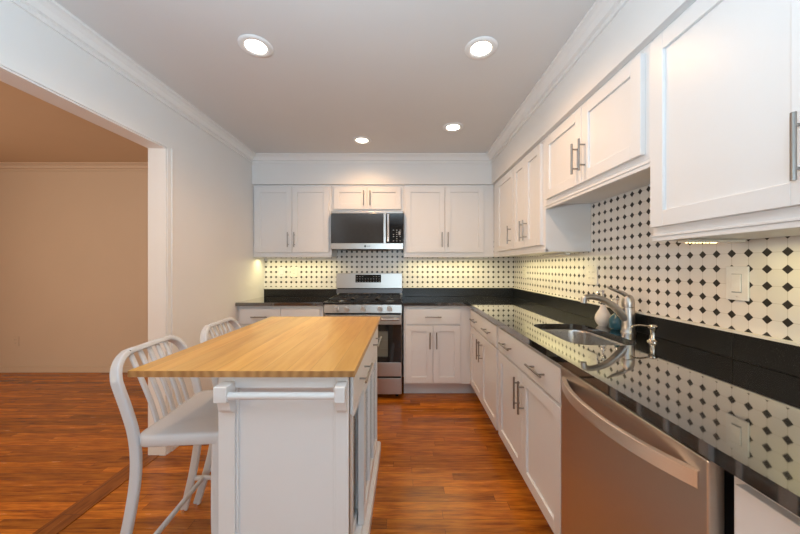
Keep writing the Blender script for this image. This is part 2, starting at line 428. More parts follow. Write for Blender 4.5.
# ---- wall cabinets on the back wall
BF = 3.260; Fb = mp('back', BF)
ZB, ZD0, ZD1, ZT = 1.352, 1.399, 2.082, SZ-0.001
def wallcab_back(label, u0, u1, doors, z0, zd0, hz, base_u=None, group='white wall cabinets'):
    t = thing('wall_cabinet', label, 'cabinet', ((u0+u1)/2, BF, z0), group)
    carcass(t, (u0, u1, BF, YB-0.009, z0, ZT))
    for a, b, hu in doors:
        d = shaker(Fb, t, 'door', a, b, zd0, ZD1)
        handle(Fb, d, hu, hz, HL, True)
    return t
t = wallcab_back('white two-door wall cabinet above the short counter left of the range', -1.588, -0.768, ((-1.560, -1.180, -1.214), (-1.176, -0.793, -1.148)), ZB, ZD0, 1.530)
rail_under(Fb, t, -1.588, -0.768, ZB)
wallcab_back('short white two-door cabinet directly above the microwave', -0.766, -0.014, ((-0.742, -0.398, -0.428), (-0.394, -0.045, -0.362)), 1.822, 1.850, 1.962)
t = wallcab_back('white two-door wall cabinet right of the microwave on the back wall', -0.012, 0.930, ((0.004, 0.413, 0.384), (0.417, 0.822, 0.446)), ZB, ZD0, 1.530)
rail_under(Fb, t, -0.012, 0.905, ZB)
# ---- wall cabinets on the right wall
RF = 0.931; Fr = mp('right', RF)
def wallcab_right(label, y0, y1, doors, z0, zd0, hz, hl=HL, x1=None):
    t = thing('wall_cabinet', label, 'cabinet', (RF, (y0+y1)/2, z0), 'white wall cabinets')
    carcass(t, (RF, XR-0.009, y0, y1, z0, ZT))
    for a, b, hu in doors:
        d = shaker(Fr, t, 'door', a, b, zd0, ZD1)
        if hu is not None: handle(Fr, d, hu, hz, hl, True)
    return t
t = wallcab_right('narrow single-door white wall cabinet in the corner on the right wall', 2.622, 3.258, ((2.632, 3.075, 2.680),), ZB, ZD0, 1.525)
rail_under(Fr, t, 2.622, 3.25, ZB)
t = wallcab_right('tall white wall cabinet with a narrow door pair and exposed side panel', 2.062, 2.620, ((2.366, 2.618, 2.397), (2.098, 2.362, 2.331)), ZB, ZD0, 1.525)
rail_under(Fr, t, 2.062, 2.620, ZB)
t = wallcab_right('short white two-door cabinet mounted high above the sink', 1.172, 2.060, ((1.612, 2.026, 1.645), (1.204, 1.608, 1.577)), 1.667, 1.688, 1.822, 0.160)
rail_under(Fr, t, 1.172, 2.060, 1.636)
boxobj('hanging_rail', (RF, RF+0.02, 1.172, 2.060, 1.640, 1.667), CAB, t)
t = wallcab_right('large near white wall cabinet over the counter at the right edge', -0.30, 1.168, ((0.679, 1.157, 0.706), (0.200, 0.675, None), (-0.28, 0.196, None)), ZB, ZD0, 1.528, 0.155)
rail_under(Fr, t, -0.30, 1.168, ZB)
# thin lip under the near cabinet's doors
# ---- base cabinets, back run
BB = 2.960; Fbb = mp('back', BB); ZBB, ZBT = 0.135, 0.883
ZDR0, ZDR1, ZDO0, ZDO1 = 0.709, 0.851, 0.151, 0.694
t = thing('base_cabinet', 'white base cabinet under the short counter left of the range', 'cabinet', (-1.18, BB, 0), 'white base cabinets')
carcass(t, (-1.588, -0.777, BB, YB-0.001, ZBB, ZBT)); boxobj('toe_kick', (-1.588, -0.777, 3.075, 3.30, 0, ZBB), CAB, t)
for a, b in ((-1.558, -1.180), (-1.176, -0.806)):
    dr = shaker(Fbb, t, 'drawer', a, b, ZDR0, ZDR1, 0); handle(Fbb, dr, (a+b)/2, 0.777, HL, False)
    d = shaker(Fbb, t, 'door', a, b, ZDO0, ZDO1); handle(Fbb, d, (b-0.035 if a < -1.3 else a+0.035), 0.575, HL, True)
t = thing('base_cabinet', 'white base cabinet right of the range with one drawer over two doors', 'cabinet', (0.3, BB, 0), 'white base cabinets')
carcass(t, (-0.012, XR-0.001, BB, YB-0.001, ZBB, ZBT)); boxobj('toe_kick', (-0.012, 1.2, 3.075, 3.30, 0, ZBB), CAB, t)
dr = shaker(Fbb, t, 'drawer', 0.006, 0.522, ZDR0, ZDR1, 0); handle(Fbb, dr, 0.264, 0.777, HL, False)
for a, b, hu in ((0.006, 0.262, 0.235), (0.266, 0.522, 0.297)):
    d = shaker(Fbb, t, 'door', a, b, ZDO0, ZDO1); handle(Fbb, d, hu, 0.556, HL, True)
# ---- base cabinets, right run
RB = 0.635; Frb = mp('right', RB)
t = thing('base_cabinet', 'white base cabinet in the back right corner with two small drawers', 'cabinet', (RB, 2.7, 0), 'white base cabinets')
carcass(t, (RB, XR-0.001, 2.072, BB-0.001, ZBB, ZBT)); boxobj('toe_kick', (0.715, 1.2, 2.072, BB-0.001, 0, ZBB), CAB, t)
for a, b, hu in ((2.513, 2.925, 2.548), (2.092, 2.509, 2.474)):
    dr = shaker(Frb, t, 'drawer', a, b, ZDR0, ZDR1, 0); handle(Frb, dr, (a+b)/2, 0.777, 0.17, False)
    d = shaker(Frb, t, 'door', a, b, ZDO0, ZDO1); handle(Frb, d, hu, 0.575, 0.165, True)
t = thing('base_cabinet', 'white sink base cabinet between corner cabinet and dishwasher', 'cabinet', (RB, 1.64, 0), 'white base cabinets')
bm = BM()
bx(bm, RB, RB+0.018, 1.216, 2.070, ZBB, ZBT); bx(bm, RB+0.018, XR-0.001, 1.216, 1.234, ZBB, ZBT); bx(bm, RB+0.018, XR-0.001, 2.052, 2.070, ZBB, ZBT)
bx(bm, RB+0.018, XR-0.001, 1.234, 2.052, ZBB, ZBB+0.018)
obj('carcass', bm, CAB, t); boxobj('toe_kick', (0.715, 1.2, 1.216, 2.070, 0, ZBB), CAB, t)
dr = shaker(Frb, t, 'drawer_front', 1.232, 2.050, ZDR0, ZDR1, 0)
handle(Frb, dr, 1.856, 0.777, 0.17, False); handle(Frb, dr, 1.430, 0.777, 0.17, False)
for a, b, hu in ((1.643, 2.050, 1.672), (1.232, 1.639, 1.610)):
    d = shaker(Frb, t, 'door', a, b, ZDO0, ZDO1); handle(Frb, d, hu, 0.575, 0.17, True)
t = thing('base_cabinet', 'white base cabinet at the right edge, near side of the dishwasher', 'cabinet', (RB, 0.2, 0), 'white base cabinets')
carcass(t, (RB, XR-0.001, -0.35, 0.601, ZBB, ZBT)); boxobj('toe_kick', (0.715, 1.2, -0.35, 0.601, 0, ZBB), CAB, t)
for a, b, hu in ((0.130, 0.580, 0.17), (-0.33, 0.126, 0.09)):
    dr = shaker(Frb, t, 'drawer', a, b, ZDR0, ZDR1, 0); handle(Frb, dr, (a+b)/2, 0.777, 0.17, False)
    d = shaker(Frb, t, 'door', a, b, ZDO0, ZDO1); handle(Frb, d, hu, 0.575, 0.17, True)

# ================================================================== COUNTERTOPS
ZK0, ZK1 = 0.884, 0.914
def slab(bm, outer, hole=None):
    loops = [outer] + ([hole] if hole else [])
    edges = []
    for lp in loops:
        vs = [bm.verts.new((x, y, ZK1)) for x, y in lp]
        for i in range(len(vs)): edges.append(bm.edges.new((vs[i], vs[(i+1) % len(vs)])))
    r = bmesh.ops.triangle_fill(bm, edges=edges, use_beauty=True)
    fs = [g for g in r['geom'] if isinstance(g, bmesh.types.BMFace)]
    e = bmesh.ops.extrude_face_region(bm, geom=fs)
    bmesh.ops.translate(bm, verts=[g for g in e['geom'] if isinstance(g, bmesh.types.BMVert)], vec=(0, 0, ZK0-ZK1))
HX0, HX1, HY0, HY1 = 0.735, 1.045, 1.345, 1.845
hole = [((HX0+HX1)/2+a, (HY0+HY1)/2+b) for a, b in rrect(HX1-HX0, HY1-HY0, 0.085, 8)]
t = thing('countertop', 'black granite countertop running from the range round the corner past the sink', 'countertop', (0.9, 1.6, ZK0))
bm = BM(); slab(bm, [(-0.026, 3.520), (-0.026, 2.925), (0.600, 2.925), (0.600, -0.35), (1.230, -0.35), (1.230, 3.520)][::1], hole)
# front edge stands at x = 0.586 / y = 2.912 with a small rounded nose
bx(bm, 0.586, 0.600, -0.35, 2.925, ZK0, ZK1); bx(bm, -0.026, 0.600, 2.911, 2.925, ZK0, ZK1)
obj('worktop', bm, GRAN, t)
def splash(label, dims, strip):
    c = ((dims[0]+dims[1])/2, (dims[2]+dims[3])/2, dims[4]); t = thing('backsplash', label, 'backsplash', c, 'black granite backsplash slabs')
    boxobj('slab', dims, GRAN_S, t, 0.002); o = boxobj('edging_strip', strip, PLATE, t); o['label'] = 'cream edging strip on top of the granite'
splash('low black granite backsplash slab on the back wall right of the range', (-0.026, 1.2305, 3.503, 3.5215, ZK1, 1.010), (-0.026, 1.2305, 3.500, 3.5215, 1.0105, 1.019))
for a, b, l in ((1.551, 3.501, 'long black granite backsplash slab on the right wall from the corner to the faucet'),
                (1.152, 1.549, 'short black granite backsplash slab just right of the faucet'),
                (-0.35, 1.150, 'black granite backsplash slab at the right edge under the light switch')):
    splash(l, (1.212, 1.2305, a, b, ZK1, 1.010), (1.209, 1.2305, a, b if b < 3 else 3.499, 1.0105, 1.019))
t = thing('countertop', 'short black granite countertop between left wall and range', 'countertop', (-1.18, 3.2, ZK0))
bm = BM(); slab(bm, [(-1.588, 3.520), (-1.588, 2.911), (-0.767, 2.911), (-0.767, 3.520)]); obj('worktop', bm, GRAN, t, 0.003)
splash('low black granite backsplash slab on the back wall left of the range', (-1.588, -0.767, 3.503, 3.5215, ZK1, 0.998), (-1.588, -0.767, 3.500, 3.5215, 0.9985, 1.019))

# ================================================================== SINK, FAUCET, SOAP
t = thing('kitchen_sink', 'stainless undermount sink set into the black granite', 'sink', (0.89, 1.595, 0.70))
bm = BM(); rings = []
cxs, cys = (HX0+HX1)/2, (HY0+HY1)/2
for grow, z, rr in ((0.020, 0.8835, 0.10), (0.004, 0.8835, 0.088), (0.002, 0.870, 0.086), (-0.006, 0.76, 0.08), (-0.014, 0.72, 0.075), (-0.04, 0.703, 0.06), (-0.10, 0.700, 0.035)):
    rings.append([bm.verts.new((cxs+a, cys+b, z)) for a, b in rrect(HX1-HX0+2*grow, HY1-HY0+2*grow, rr, 8)])
for a, b in zip(rings, rings[1:]):
    k = len(a)
    for i in range(k): bm.faces.new((a[i], a[(i+1) % k], b[(i+1) % k], b[i]))
bm.faces.new(rings[-1])
o = obj('basin', bm, SINKM, t, smooth=True)
md = o.modifiers.new('sheet', 'SOLIDIFY'); md.thickness = 0.0015; md.offset = 0
bm = BM(); lathe(bm, cxs, cys, [(0.001, 0.7015), (0.030, 0.7015), (0.042, 0.703), (0.045, 0.7045), (0.040, 0.7055), (0.028, 0.703), (0.001, 0.703)]); autosmooth(obj('drain', bm, CHROME, t))
t = thing('faucet', 'brushed nickel single-lever kitchen faucet behind the sink', 'faucet', (1.15, 1.604, ZK1))
fx, fy = 1.150, 1.604
bm = BM(); lathe(bm, fx, fy, [(0.034, ZK1), (0.034, ZK1+0.004), (0.031, ZK1+0.008), (0.0295, 0.96), (0.029, 1.043), (0.028, 1.046)], 28)
autosmooth(obj('body', bm, FAUC, t))
bm = BM()
pth = spline([(fx-0.008, fy, 0.978), (fx-0.042, fy, 1.018), (fx-0.085, fy, 1.058), (fx-0.13, fy, 1.084), (fx-0.18, fy, 1.097), (fx-0.215, fy, 1.096), (fx-0.232, fy, 1.086)], 7)
sweep(bm, pth, lambda q: circ(0.023-0.008*min(1, q*1.5), 16, 0.021-0.007*min(1, q*1.5)))
cyl(bm, (fx-0.226, fy, 1.096), (fx-0.230, fy, 1.066), 0.016, 0.014, 16)
autosmooth(obj('spout', bm, FAUC, t))
bm = BM(); lathe(bm, fx, fy, [(0.0285, 1.048), (0.029, 1.065), (0.027, 1.085), (0.021, 1.101), (0.010, 1.109), (0.001, 1.110)], 28)
pth = spline([(fx+0.004, fy, 1.088), (fx-0.02, fy, 1.112), (fx-0.05, fy, 1.126), (fx-0.085, fy, 1.138), (fx-0.108, fy, 1.151)], 6)
sweep(bm, pth, lambda q: circ(0.0115-0.004*q, 12, 0.014-0.010*q))
autosmooth(obj('lever', bm, FAUC, t))
def pump_bottle(label, bxp, byp, prof, m, top, nz):
    t = thing('soap_bottle', label, 'soap bottle', (bxp, byp, ZK1), None)
    bm = BM(); lathe(bm, bxp, byp, prof, 28); autosmooth(obj('bottle', bm, m, t))
    zt = prof[-1][1]
    bm = BM(); lathe(bm, bxp, byp, [(0.013, zt), (0.0145, zt+0.004), (0.0145, zt+0.018), (0.010, zt+0.022), (0.0045, zt+0.024), (0.0045, top-0.012), (0.009, top-0.010), (0.010, top), (0.004, top+0.003)], 18)
    sweep(bm, spline([(bxp, byp, top-0.004), (bxp-0.03, byp-0.01, top-0.003), (bxp-0.042, byp-0.014, top-0.014)], 5), circ(0.0035, 8))
    autosmooth(obj('pump', bm, CHROME, t))
pump_bottle('white round-bellied soap bottle with pump behind the faucet spout', 1.140, 1.790,
    [(0.024, ZK1), (0.026, ZK1+0.004), (0.035, ZK1+0.014), (0.0415, ZK1+0.030), (0.0425, ZK1+0.045), (0.0385, ZK1+0.062), (0.030, ZK1+0.079), (0.021, ZK1+0.094), (0.015, ZK1+0.110), (0.013, ZK1+0.122)], CERAM_W, 1.116, 0)
pump_bottle('teal blue round soap bottle with chrome pump beside the faucet', 1.145, 1.676,
    [(0.026, ZK1), (0.030, ZK1+0.003), (0.039, ZK1+0.018), (0.0415, ZK1+0.036), (0.039, ZK1+0.056), (0.030, ZK1+0.074), (0.018, ZK1+0.084), (0.014, ZK1+0.090)], CERAM_B, 1.082, 0)
t = thing('soap_dispenser', 'small nickel soap dispenser built into the counter right of the faucet', 'soap dispenser', (1.122, 1.408, ZK1))
bm = BM(); lathe(bm, 1.122, 1.408, [(0.022, ZK1), (0.022, ZK1+0.004), (0.014, ZK1+0.010), (0.011, ZK1+0.018), (0.011, ZK1+0.050), (0.013, ZK1+0.056)], 20); autosmooth(obj('base', bm, BRASSY, t))
bm = BM(); lathe(bm, 1.122, 1.408, [(0.0135, ZK1+0.057), (0.0175, ZK1+0.062), (0.0175, ZK1+0.070), (0.012, ZK1+0.076), (0.001, ZK1+0.077)], 20)
sweep(bm, spline([(1.122, 1.408, ZK1+0.066), (1.07, 1.408, ZK1+0.074), (1.035, 1.408, ZK1+0.072), (1.022, 1.408, ZK1+0.064)], 6), circ(0.0042, 10)); autosmooth(obj('spout', bm, BRASSY, t))

# ================================================================== RANGE
RX0, RX1, RY = -0.764, -0.029, 2.925
Fg = mp('back', RY)
t = thing('gas_range', 'stainless gas range with black cooktop on the back wall', 'range', (-0.396, 3.2, 0))
bm = BM(); bx(bm, RX0, RX1, RY+0.035, 3.495, 0.045, 0.898); obj('body', bm, STEEL, t, 0.003)
bm = BM(); bx(bm, RX0-0.001, RX1+0.001, RY+0.002, 3.495, 0.898, 0.915); bx(bm, RX0+0.03, RX1-0.03, 3.430, 3.495, 0.915, 0.955); obj('cooktop', bm, BLK, t, 0.004)
# control fascia, slightly raked
bm = BM()
v = [bm.verts.new(p) for p in ((RX0, RY-0.002, 0.815), (RX1, RY-0.002, 0.815), (RX1, RY+0.010, 0.892), (RX0, RY+0.010, 0.892), (RX0, RY+0.035, 0.815), (RX1, RY+0.035, 0.815), (RX1, RY+0.035, 0.896), (RX0, RY+0.035, 0.896))]
for f in ((0,1,2,3), (4,7,6,5), (0,4,5,1), (3,2,6,7), (0,3,7,4), (1,5,6,2)): bm.faces.new([v[i] for i in f])
obj('control_fascia', bm, STEEL, t, 0.002)
for px in (336.3, 346.5, 363.2, 379.9, 389.6):
    x = (px-405)*RY/311
    bm = BM(); cyl(bm, (x, RY+0.006, 0.854), (x, RY-0.006, 0.853), 0.026, n=20); cyl(bm, (x, RY-0.006, 0.853), (x, RY-0.030, 0.852), 0.021, 0.019, 20)
    bx(bm, x-0.004, x+0.004, RY-0.036, RY-0.028, 0.833, 0.871); autosmooth(obj('knob', bm, KNOBM, t))
# oven door: frame, window, handle
bm = BM(); bx(bm, RX0+0.004, RX1-0.004, RY, RY+0.033, 0.705, 0.797); bx(bm, RX0+0.004, RX1-0.004, RY, RY+0.033, 0.218, 0.350)
door = obj('oven_door', bm, STEEL, t, 0.003)
bm = BM()
bx(bm, RX0+0.004, RX0+0.13, RY+0.002, RY+0.033, 0.350, 0.705); bx(bm, RX1-0.13, RX1-0.004, RY+0.002, RY+0.033, 0.350, 0.705)
bx(bm, RX0+0.13, RX1-0.13, RY+0.002, RY+0.033, 0.645, 0.705); bx(bm, RX0+0.13, RX1-0.13, RY+0.002, RY+0.033, 0.350, 0.400)
obj('door_glass', bm, BLKGL, door)
bm = BM(); bx(bm, RX0+0.13, RX1-0.13, RY+0.022, RY+0.033, 0.400, 0.645)
for z in (0.47, 0.55): bx(bm, RX0+0.13, RX1-0.13, RY+0.012, RY+0.016, z, z+0.006)
obj('oven_window', bm, OVENIN, door)
bm = BM(); cyl(bm, (RX0+0.03, RY-0.045, 0.762), (RX1-0.03, RY-0.045, 0.762), 0.011, n=16)
for x in (RX0+0.06, RX1-0.06): bx(bm, x-0.012, x+0.012, RY-0.040, RY, 0.753, 0.771)
autosmooth(obj('handle', bm, STEEL, door))
bm = BM(); bx(bm, RX0+0.004, RX1-0.004, RY, RY+0.033, 0.050, 0.200); obj('warming_drawer', bm, STEEL, t, 0.003)
for z in (0.200, 0.797): boxobj('gap_shade', (RX0+0.01, RX1-0.01, RY+0.015, RY+0.034, z, z+0.018), DARK, t)  # black strips stand in for the shade inside the open door gaps
for x in (RX0+0.05, RX1-0.05):
    for y in (RY+0.09, 3.44):
        bm = BM(); cyl(bm, (x, y, 0), (x, y, 0.045), 0.016, n=12); obj('foot', bm, BLK, t)
# backguard
bm = BM()
v = [bm.verts.new(p) for p in ((RX0, 3.440, 1.010), (RX1, 3.440, 1.010), (RX1, 3.455, 1.178), (RX0, 3.455, 1.178), (RX0, 3.495, 1.010), (RX1, 3.495, 1.010), (RX1, 3.495, 1.178), (RX0, 3.495, 1.178))]
for f in ((0,1,2,3), (4,7,6,5), (0,4,5,1), (3,2,6,7), (0,3,7,4), (1,5,6,2)): bm.faces.new([v[i] for i in f])
bg_ = obj('backguard', bm, STEEL, t, 0.004)
boxobj('backguard_neck', (RX0+0.002, RX1-0.002, 3.458, 3.495, 0.957, 1.000), metal('dark_steel', (0.22, 0.22, 0.23), 0.35), t)
boxobj('backguard_gap', (RX0+0.01, RX1-0.01, 3.470, 3.495, 1.0, 1.010), DARK, t)
bm = BM()
v = [bm.verts.new(p) for p in ((-0.548, 3.4395, 1.075), (-0.265, 3.4395, 1.075), (-0.265, 3.4475, 1.162), (-0.548, 3.4475, 1.162), (-0.548, 3.450, 1.075), (-0.265, 3.450, 1.075), (-0.265, 3.456, 1.162), (-0.548, 3.456, 1.162))]
for f in ((0,1,2,3), (4,7,6,5), (0,4,5,1), (3,2,6,7), (0,3,7,4), (1,5,6,2)): bm.faces.new([v[i] for i in f])
disp = obj('control_display', bm, BLKGL, bg_)
for i in range(9):
    for j in range(3):
        if 3 <= i <= 5 and j == 2: continue
        x = -0.530+i*0.0305; z = 1.088+j*0.026
        yy = 3.4395 + (z-1.075)/0.087*0.008 - 0.001
        boxobj('key', (x-0.006, x+0.006, yy, yy+0.002, z-0.0025, z+0.0025), WHITEMARK, disp)
# grates and burners
for k in range(3):
    x0 = RX0+0.03+k*0.234; x1 = x0+0.228; y0, y1 = RY+0.05, 3.42; z0, z1 = 0.928, 0.944
    bm = BM()
    bx(bm, x0, x1, y0, y0+0.014, z0, z1); bx(bm, x0, x1, y1-0.014, y1, z0, z1); bx(bm, x0, x0+0.014, y0, y1, z0, z1); bx(bm, x1-0.014, x1, y0, y1, z0, z1)
    xm = (x0+x1)/2; ym = (y0+y1)/2
    bx(bm, x0, x1, ym-0.007, ym+0.007, z0, z1)
    for yc in ((y0+ym)/2, (y1+ym)/2):
        bx(bm, x0, xm-0.03, yc-0.006, yc+0.006, z0, z1); bx(bm, xm+0.03, x1, yc-0.006, yc+0.006, z0, z1)
        bx(bm, xm-0.006, xm+0.006, yc+0.03, yc+0.11, z0, z1); bx(bm, xm-0.006, xm+0.006, yc-0.11, yc-0.03, z0, z1)
    for x in (x0, x1-0.014):
        for y in (y0, y1-0.014): bx(bm, x, x+0.014, y, y+0.014, 0.915, z0)
    obj('grate', bm, IRON, t)
    for yc in ((y0+ym)/2, (y1+ym)/2) if k != 1 else (ym,):
        bm = BM(); lathe(bm, xm, yc, [(0.045, 0.915), (0.045, 0.920), (0.036, 0.925)], 20); b_ = obj('burner', bm, STEEL, t)
        bm = BM(); lathe(bm, xm, yc, [(0.030, 0.925), (0.030, 0.932), (0.026, 0.934), (0.001, 0.934)], 20); obj('burner_cap', bm, IRON, b_)

# ================================================================== MICROWAVE
MX0, MX1, MY = -0.762, -0.018, 3.195
t = thing('microwave', 'stainless over-the-range microwave with black glass door under the short cabinet', 'microwave', (-0.39, 3.36, 1.428))
boxobj('body', (MX0, MX1, MY+0.028, YB-0.009, 1.430, 1.818), BLK, t, 0.003)
bm = BM(); bx(bm, MX0, MX1, MY+0.002, MY+0.027, 1.798, 1.818); obj('top_vent_strip', bm, STEEL, t, 0.002)
md_ = boxobj('door', (MX0, -0.222, MY, MY+0.027, 1.492, 1.797), gloss('microwave_door_glass', (0.045, 0.047, 0.05), 0.10, 1.5), t, 0.002)
boxobj('lower_trim', (MX0, MX1, MY-0.002, MY+0.027, 1.430, 1.491), STEEL, t, 0.002)
bm = BM(); bx(bm, -0.221, -0.196, MY-0.001, MY+0.027, 1.492, 1.797); obj('door_edge', bm, STEEL, md_, 0.002)
bm = BM(); cyl(bm, (-0.172, MY-0.035, 1.505), (-0.172, MY-0.035, 1.785), 0.013, n=16)
for z in (1.525, 1.765): cyl(bm, (-0.172, MY-0.035, z), (-0.172, MY, z), 0.008, n=10)
autosmooth(obj('handle', bm, CHROME, md_))
cp = boxobj('control_panel', (-0.195, MX1, MY, MY+0.027, 1.492, 1.797), BLKGL, t, 0.002)
for i in range(3):
    for j in range(6):
        if random.random() < 0.12: continue
        x = -0.118+i*0.034; z = 1.515+j*0.022
        boxobj('key', (x-0.006, x+0.006, MY-0.001, MY+0.001, z-0.003, z+0.003), WHITEMARK, cp)
boxobj('start_key', (-0.066, -0.046, MY-0.001, MY+0.001, 1.575, 1.612), WHITEMARK, cp)
def text_mesh(body, size, origin, m, parent, name):
    cu = bpy.data.curves.new(name, 'FONT'); cu.body = body; cu.size = size; cu.extrude = 0.0006; cu.align_x = 'CENTER'; cu.align_y = 'CENTER'
    tmp = bpy.data.objects.new(name, cu); C.objects.link(tmp)
    dg = bpy.context.evaluated_depsgraph_get(); me = bpy.data.meshes.new_from_object(tmp.evaluated_get(dg))
    bpy.data.objects.remove(tmp)
    me.transform(Matrix.Translation(Vector(origin)-CUR[0]) @ Matrix.Rotation(PI/2, 4, 'X'))
    me.materials.clear(); me.materials.append(m)
    o = bpy.data.objects.new(name, me); C.objects.link(o); o.parent = parent; return o
bm = BM(); cyl(bm, (-0.408, MY-0.0035, 1.460), (-0.408, MY-0.001, 1.460), 0.012, n=20)
lg = obj('emblem', bm, DARKMARK, t)
text_mesh('LG', 0.026, (-0.372, MY-0.003, 1.460), DARKMARK, t, 'lettering')
bm = BM()
for i in range(2): bx(bm, -0.60+i*0.24, -0.42+i*0.24, MY+0.05, MY+0.14, 1.422, 1.430)
bx(bm, -0.55, -0.22, MY+0.03, MY+0.045, 1.420, 1.430)
obj('grease_filter', bm, DARK, t)

# ================================================================== DISHWASHER
DXF, DY0, DY1 = 0.603, 0.618, 1.204
t = thing('dishwasher', 'stainless dishwasher with bowed handle under the right counter', 'dishwasher', (0.9, 0.91, 0))
boxobj('tub', (0.640, 1.20, DY0+0.004, DY1+0.004, 0.11, 0.872), BLK, t)
boxobj('kick_plate', (0.700, 1.0, DY0+0.004, DY1+0.004, 0.0, 0.11), BLK, t)
d_ = boxobj('door', (DXF, 0.637, DY0, DY1, 0.115, 0.870), STEEL_DW, t, 0.004)
bm = BM()
path = []
n = 28
for i in range(n+1):
    q = i/n; y = DY1-0.018 - q*(DY1-DY0-0.040)
    bow = 0.058*(1-abs(2*q-1)**2.2)
    path.append((DXF+0.002-bow, y, 0.818))
sweep(bm, path, [(-0.017, -0.008), (0.017, -0.008), (0.019, 0.0), (0.017, 0.007), (-0.017, 0.007), (-0.019, 0.0)], side=(0, 0, 1))
autosmooth(obj('handle', bm, metal('handle_stainless', (0.80, 0.72, 0.65), 0.42, (1, 1, 60)), d_))
for i in range(4):
    bm = BM(); y = 0.955-i*0.016; cyl(bm, (DXF+0.001, y, 0.843-0.006*(i % 2)), (DXF-0.0006, y, 0.843-0.006*(i % 2)), 0.0016, n=8); obj('indicator', bm, WHITEMARK, d_)

# ================================================================== ISLAND
IX0, IX1, IY0, IY1 = -0.909, -0.165, 1.018, 2.115     # top
BX0, BX1, BY0, BY1 = -0.628, -0.190, 1.060, 2.085     # body
t = thing('kitchen_island', 'white kitchen island with butcher block top in the middle of the floor', 'island', (-0.41, 1.57, 0))
top = boxobj('butcher_block_top', (IX0, IX1, IY0, IY1, 0.892, 0.914), BLOCK, t, 0.002)
Fi = mp('back', BY0); Fs = mp('left', BX1)
bm = BM()
bx(bm, BX0, BX0+0.02, BY0, BY1, 0.07, 0.892); bx(bm, BX0+0.02, BX1, BY1-0.02, BY1, 0.07, 0.892); bx(bm, BX0+0.02, BX1-0.03, BY0, BY0+0.02, 0.07, 0.892)
bx(bm, BX0+0.02, BX1-0.05, BY0+0.02, BY1-0.02, 0.07, 0.10); bx(bm, BX0+0.02, BX1-0.05, BY0+0.02, BY1-0.02, 0.40, 0.418); bx(bm, BX0+0.02, BX1-0.02, BY0+0.02, BY1-0.02, 0.742, 0.892)
obj('carcass', bm, ISL, t)
# panelled end towards the camera
bm = BM()
lbx(bm, Fi, BX0, BX0+0.056, 0.0, 0.014, 0.07, 0.892); lbx(bm, Fi, BX1-0.046, BX1, -0.02, 0.014, 0.07, 0.892)
lbx(bm, Fi, BX0+0.056, BX1-0.046, 0, 0.014, 0.846, 0.892); lbx(bm, Fi, BX0+0.056, BX1-0.046, 0, 0.014, 0.07, 0.15)
lbx(bm, Fi, BX0+0.056, BX0+0.064, 0, 0.008, 0.15, 0.846); lbx(bm, Fi, BX1-0.054, BX1-0.046, 0, 0.008, 0.15, 0.846)
obj('end_panel', bm, ISL, t, 0.002)
bm = BM()
bx(bm, BX0-0.014, BX1+0.026, BY0-0.030, BY1+0.030, 0.0, 0.062); bx(bm, BX0-0.008, BX1+0.020, BY0-0.022, BY1+0.022, 0.062, 0.072)
obj('plinth', bm, ISL, t, 0.003)
# long side: face frame, two drawers, two sliding glazed doors
bm = BM()
for a, b in ((BY0, BY0+0.05), (BY1-0.04, BY1)): lbx(bm, Fs, a, b, -0.045, 0.0, 0.072, 0.892)
lbx(bm, Fs, BY0+0.05, BY1-0.04, -0.02, 0.010, 0.722, 0.738); lbx(bm, Fs, BY0+0.05, BY1-0.04, -0.045, 0.0, 0.072, 0.098)
lbx(bm, Fs, BY0+0.05, BY1-0.04, -0.018, 0.0, 0.880, 0.892)
obj('face_frame', bm, ISL, t, 0.0015)
for a, b, h0, h1 in ((BY0+0.02, 1.565, 1.19, 1.42), (1.572, BY1-0.015, 1.71, 1.955)):
    dr = shaker(Fs, t, 'drawer', a, b, 0.742, 0.878, 0, 0.010, ISL)
    handle(Fs, dr, (h0+h1)/2, 0.812, h1-h0, False, 0.010, 0.0048)
def slide(a, b, d0, d1, label):
    bm = BM(); w = 0.045; z0, z1 = 0.100, 0.720
    lbx(bm, Fs, a, a+w, d0, d1, z0, z1); lbx(bm, Fs, b-w, b, d0, d1, z0, z1); lbx(bm, Fs, a+w, b-w, d0, d1, z0, z0+w); lbx(bm, Fs, a+w, b-w, d0, d1, z1-w, z1)
    for q in (1/3, 2/3):
        u = a+w+(b-a-2*w)*q; lbx(bm, Fs, u-0.010, u+0.010, d0, d1, z0+w, z1-w)
    d = obj('sliding_door', bm, ISL, t, 0.0015)
    bm = BM(); dm = (d0+d1)/2; lbx(bm, Fs, a+w-0.004, b-w+0.004, dm-0.002, dm+0.002, z0+w-0.004, z1-w+0.004); obj('glass_pane', bm, GLASS, d)
slide(BY0+0.052, 1.62, -0.042, -0.026, ''); slide(1.39, BY1-0.042, -0.020, 0.008, '')
# towel bar on two scrolled brackets
tb = None
def bracket(x0, x1):
    pr = [(0.0, 0.870), (0.056, 0.870), (0.056, 0.819), (0.044, 0.819), (0.037, 0.812), (0.033, 0.799), (0.029, 0.785), (0.021, 0.775), (0.010, 0.769), (0.0, 0.767)]
    bm = BM(); y0 = BY0-0.014
    R = [[bm.verts.new((x, y0-d, z)) for d, z in pr] for x in (x0, x1)]
    k = len(pr)
    for j in range(k): bm.faces.new((R[0][j], R[0][(j+1) % k], R[1][(j+1) % k], R[1][j]))
    bm.faces.new(R[0][::-1]); bm.faces.new(R[1]); return obj('bracket', bm, ISL, t, 0.003)
bracket(-0.612, -0.570); bracket(-0.226, -0.192)
bm = BM(); cyl(bm, (-0.570, BY0-0.054, 0.837), (-0.226, BY0-0.054, 0.837), 0.0115, n=18); autosmooth(obj('towel_bar', bm, ISL, t))

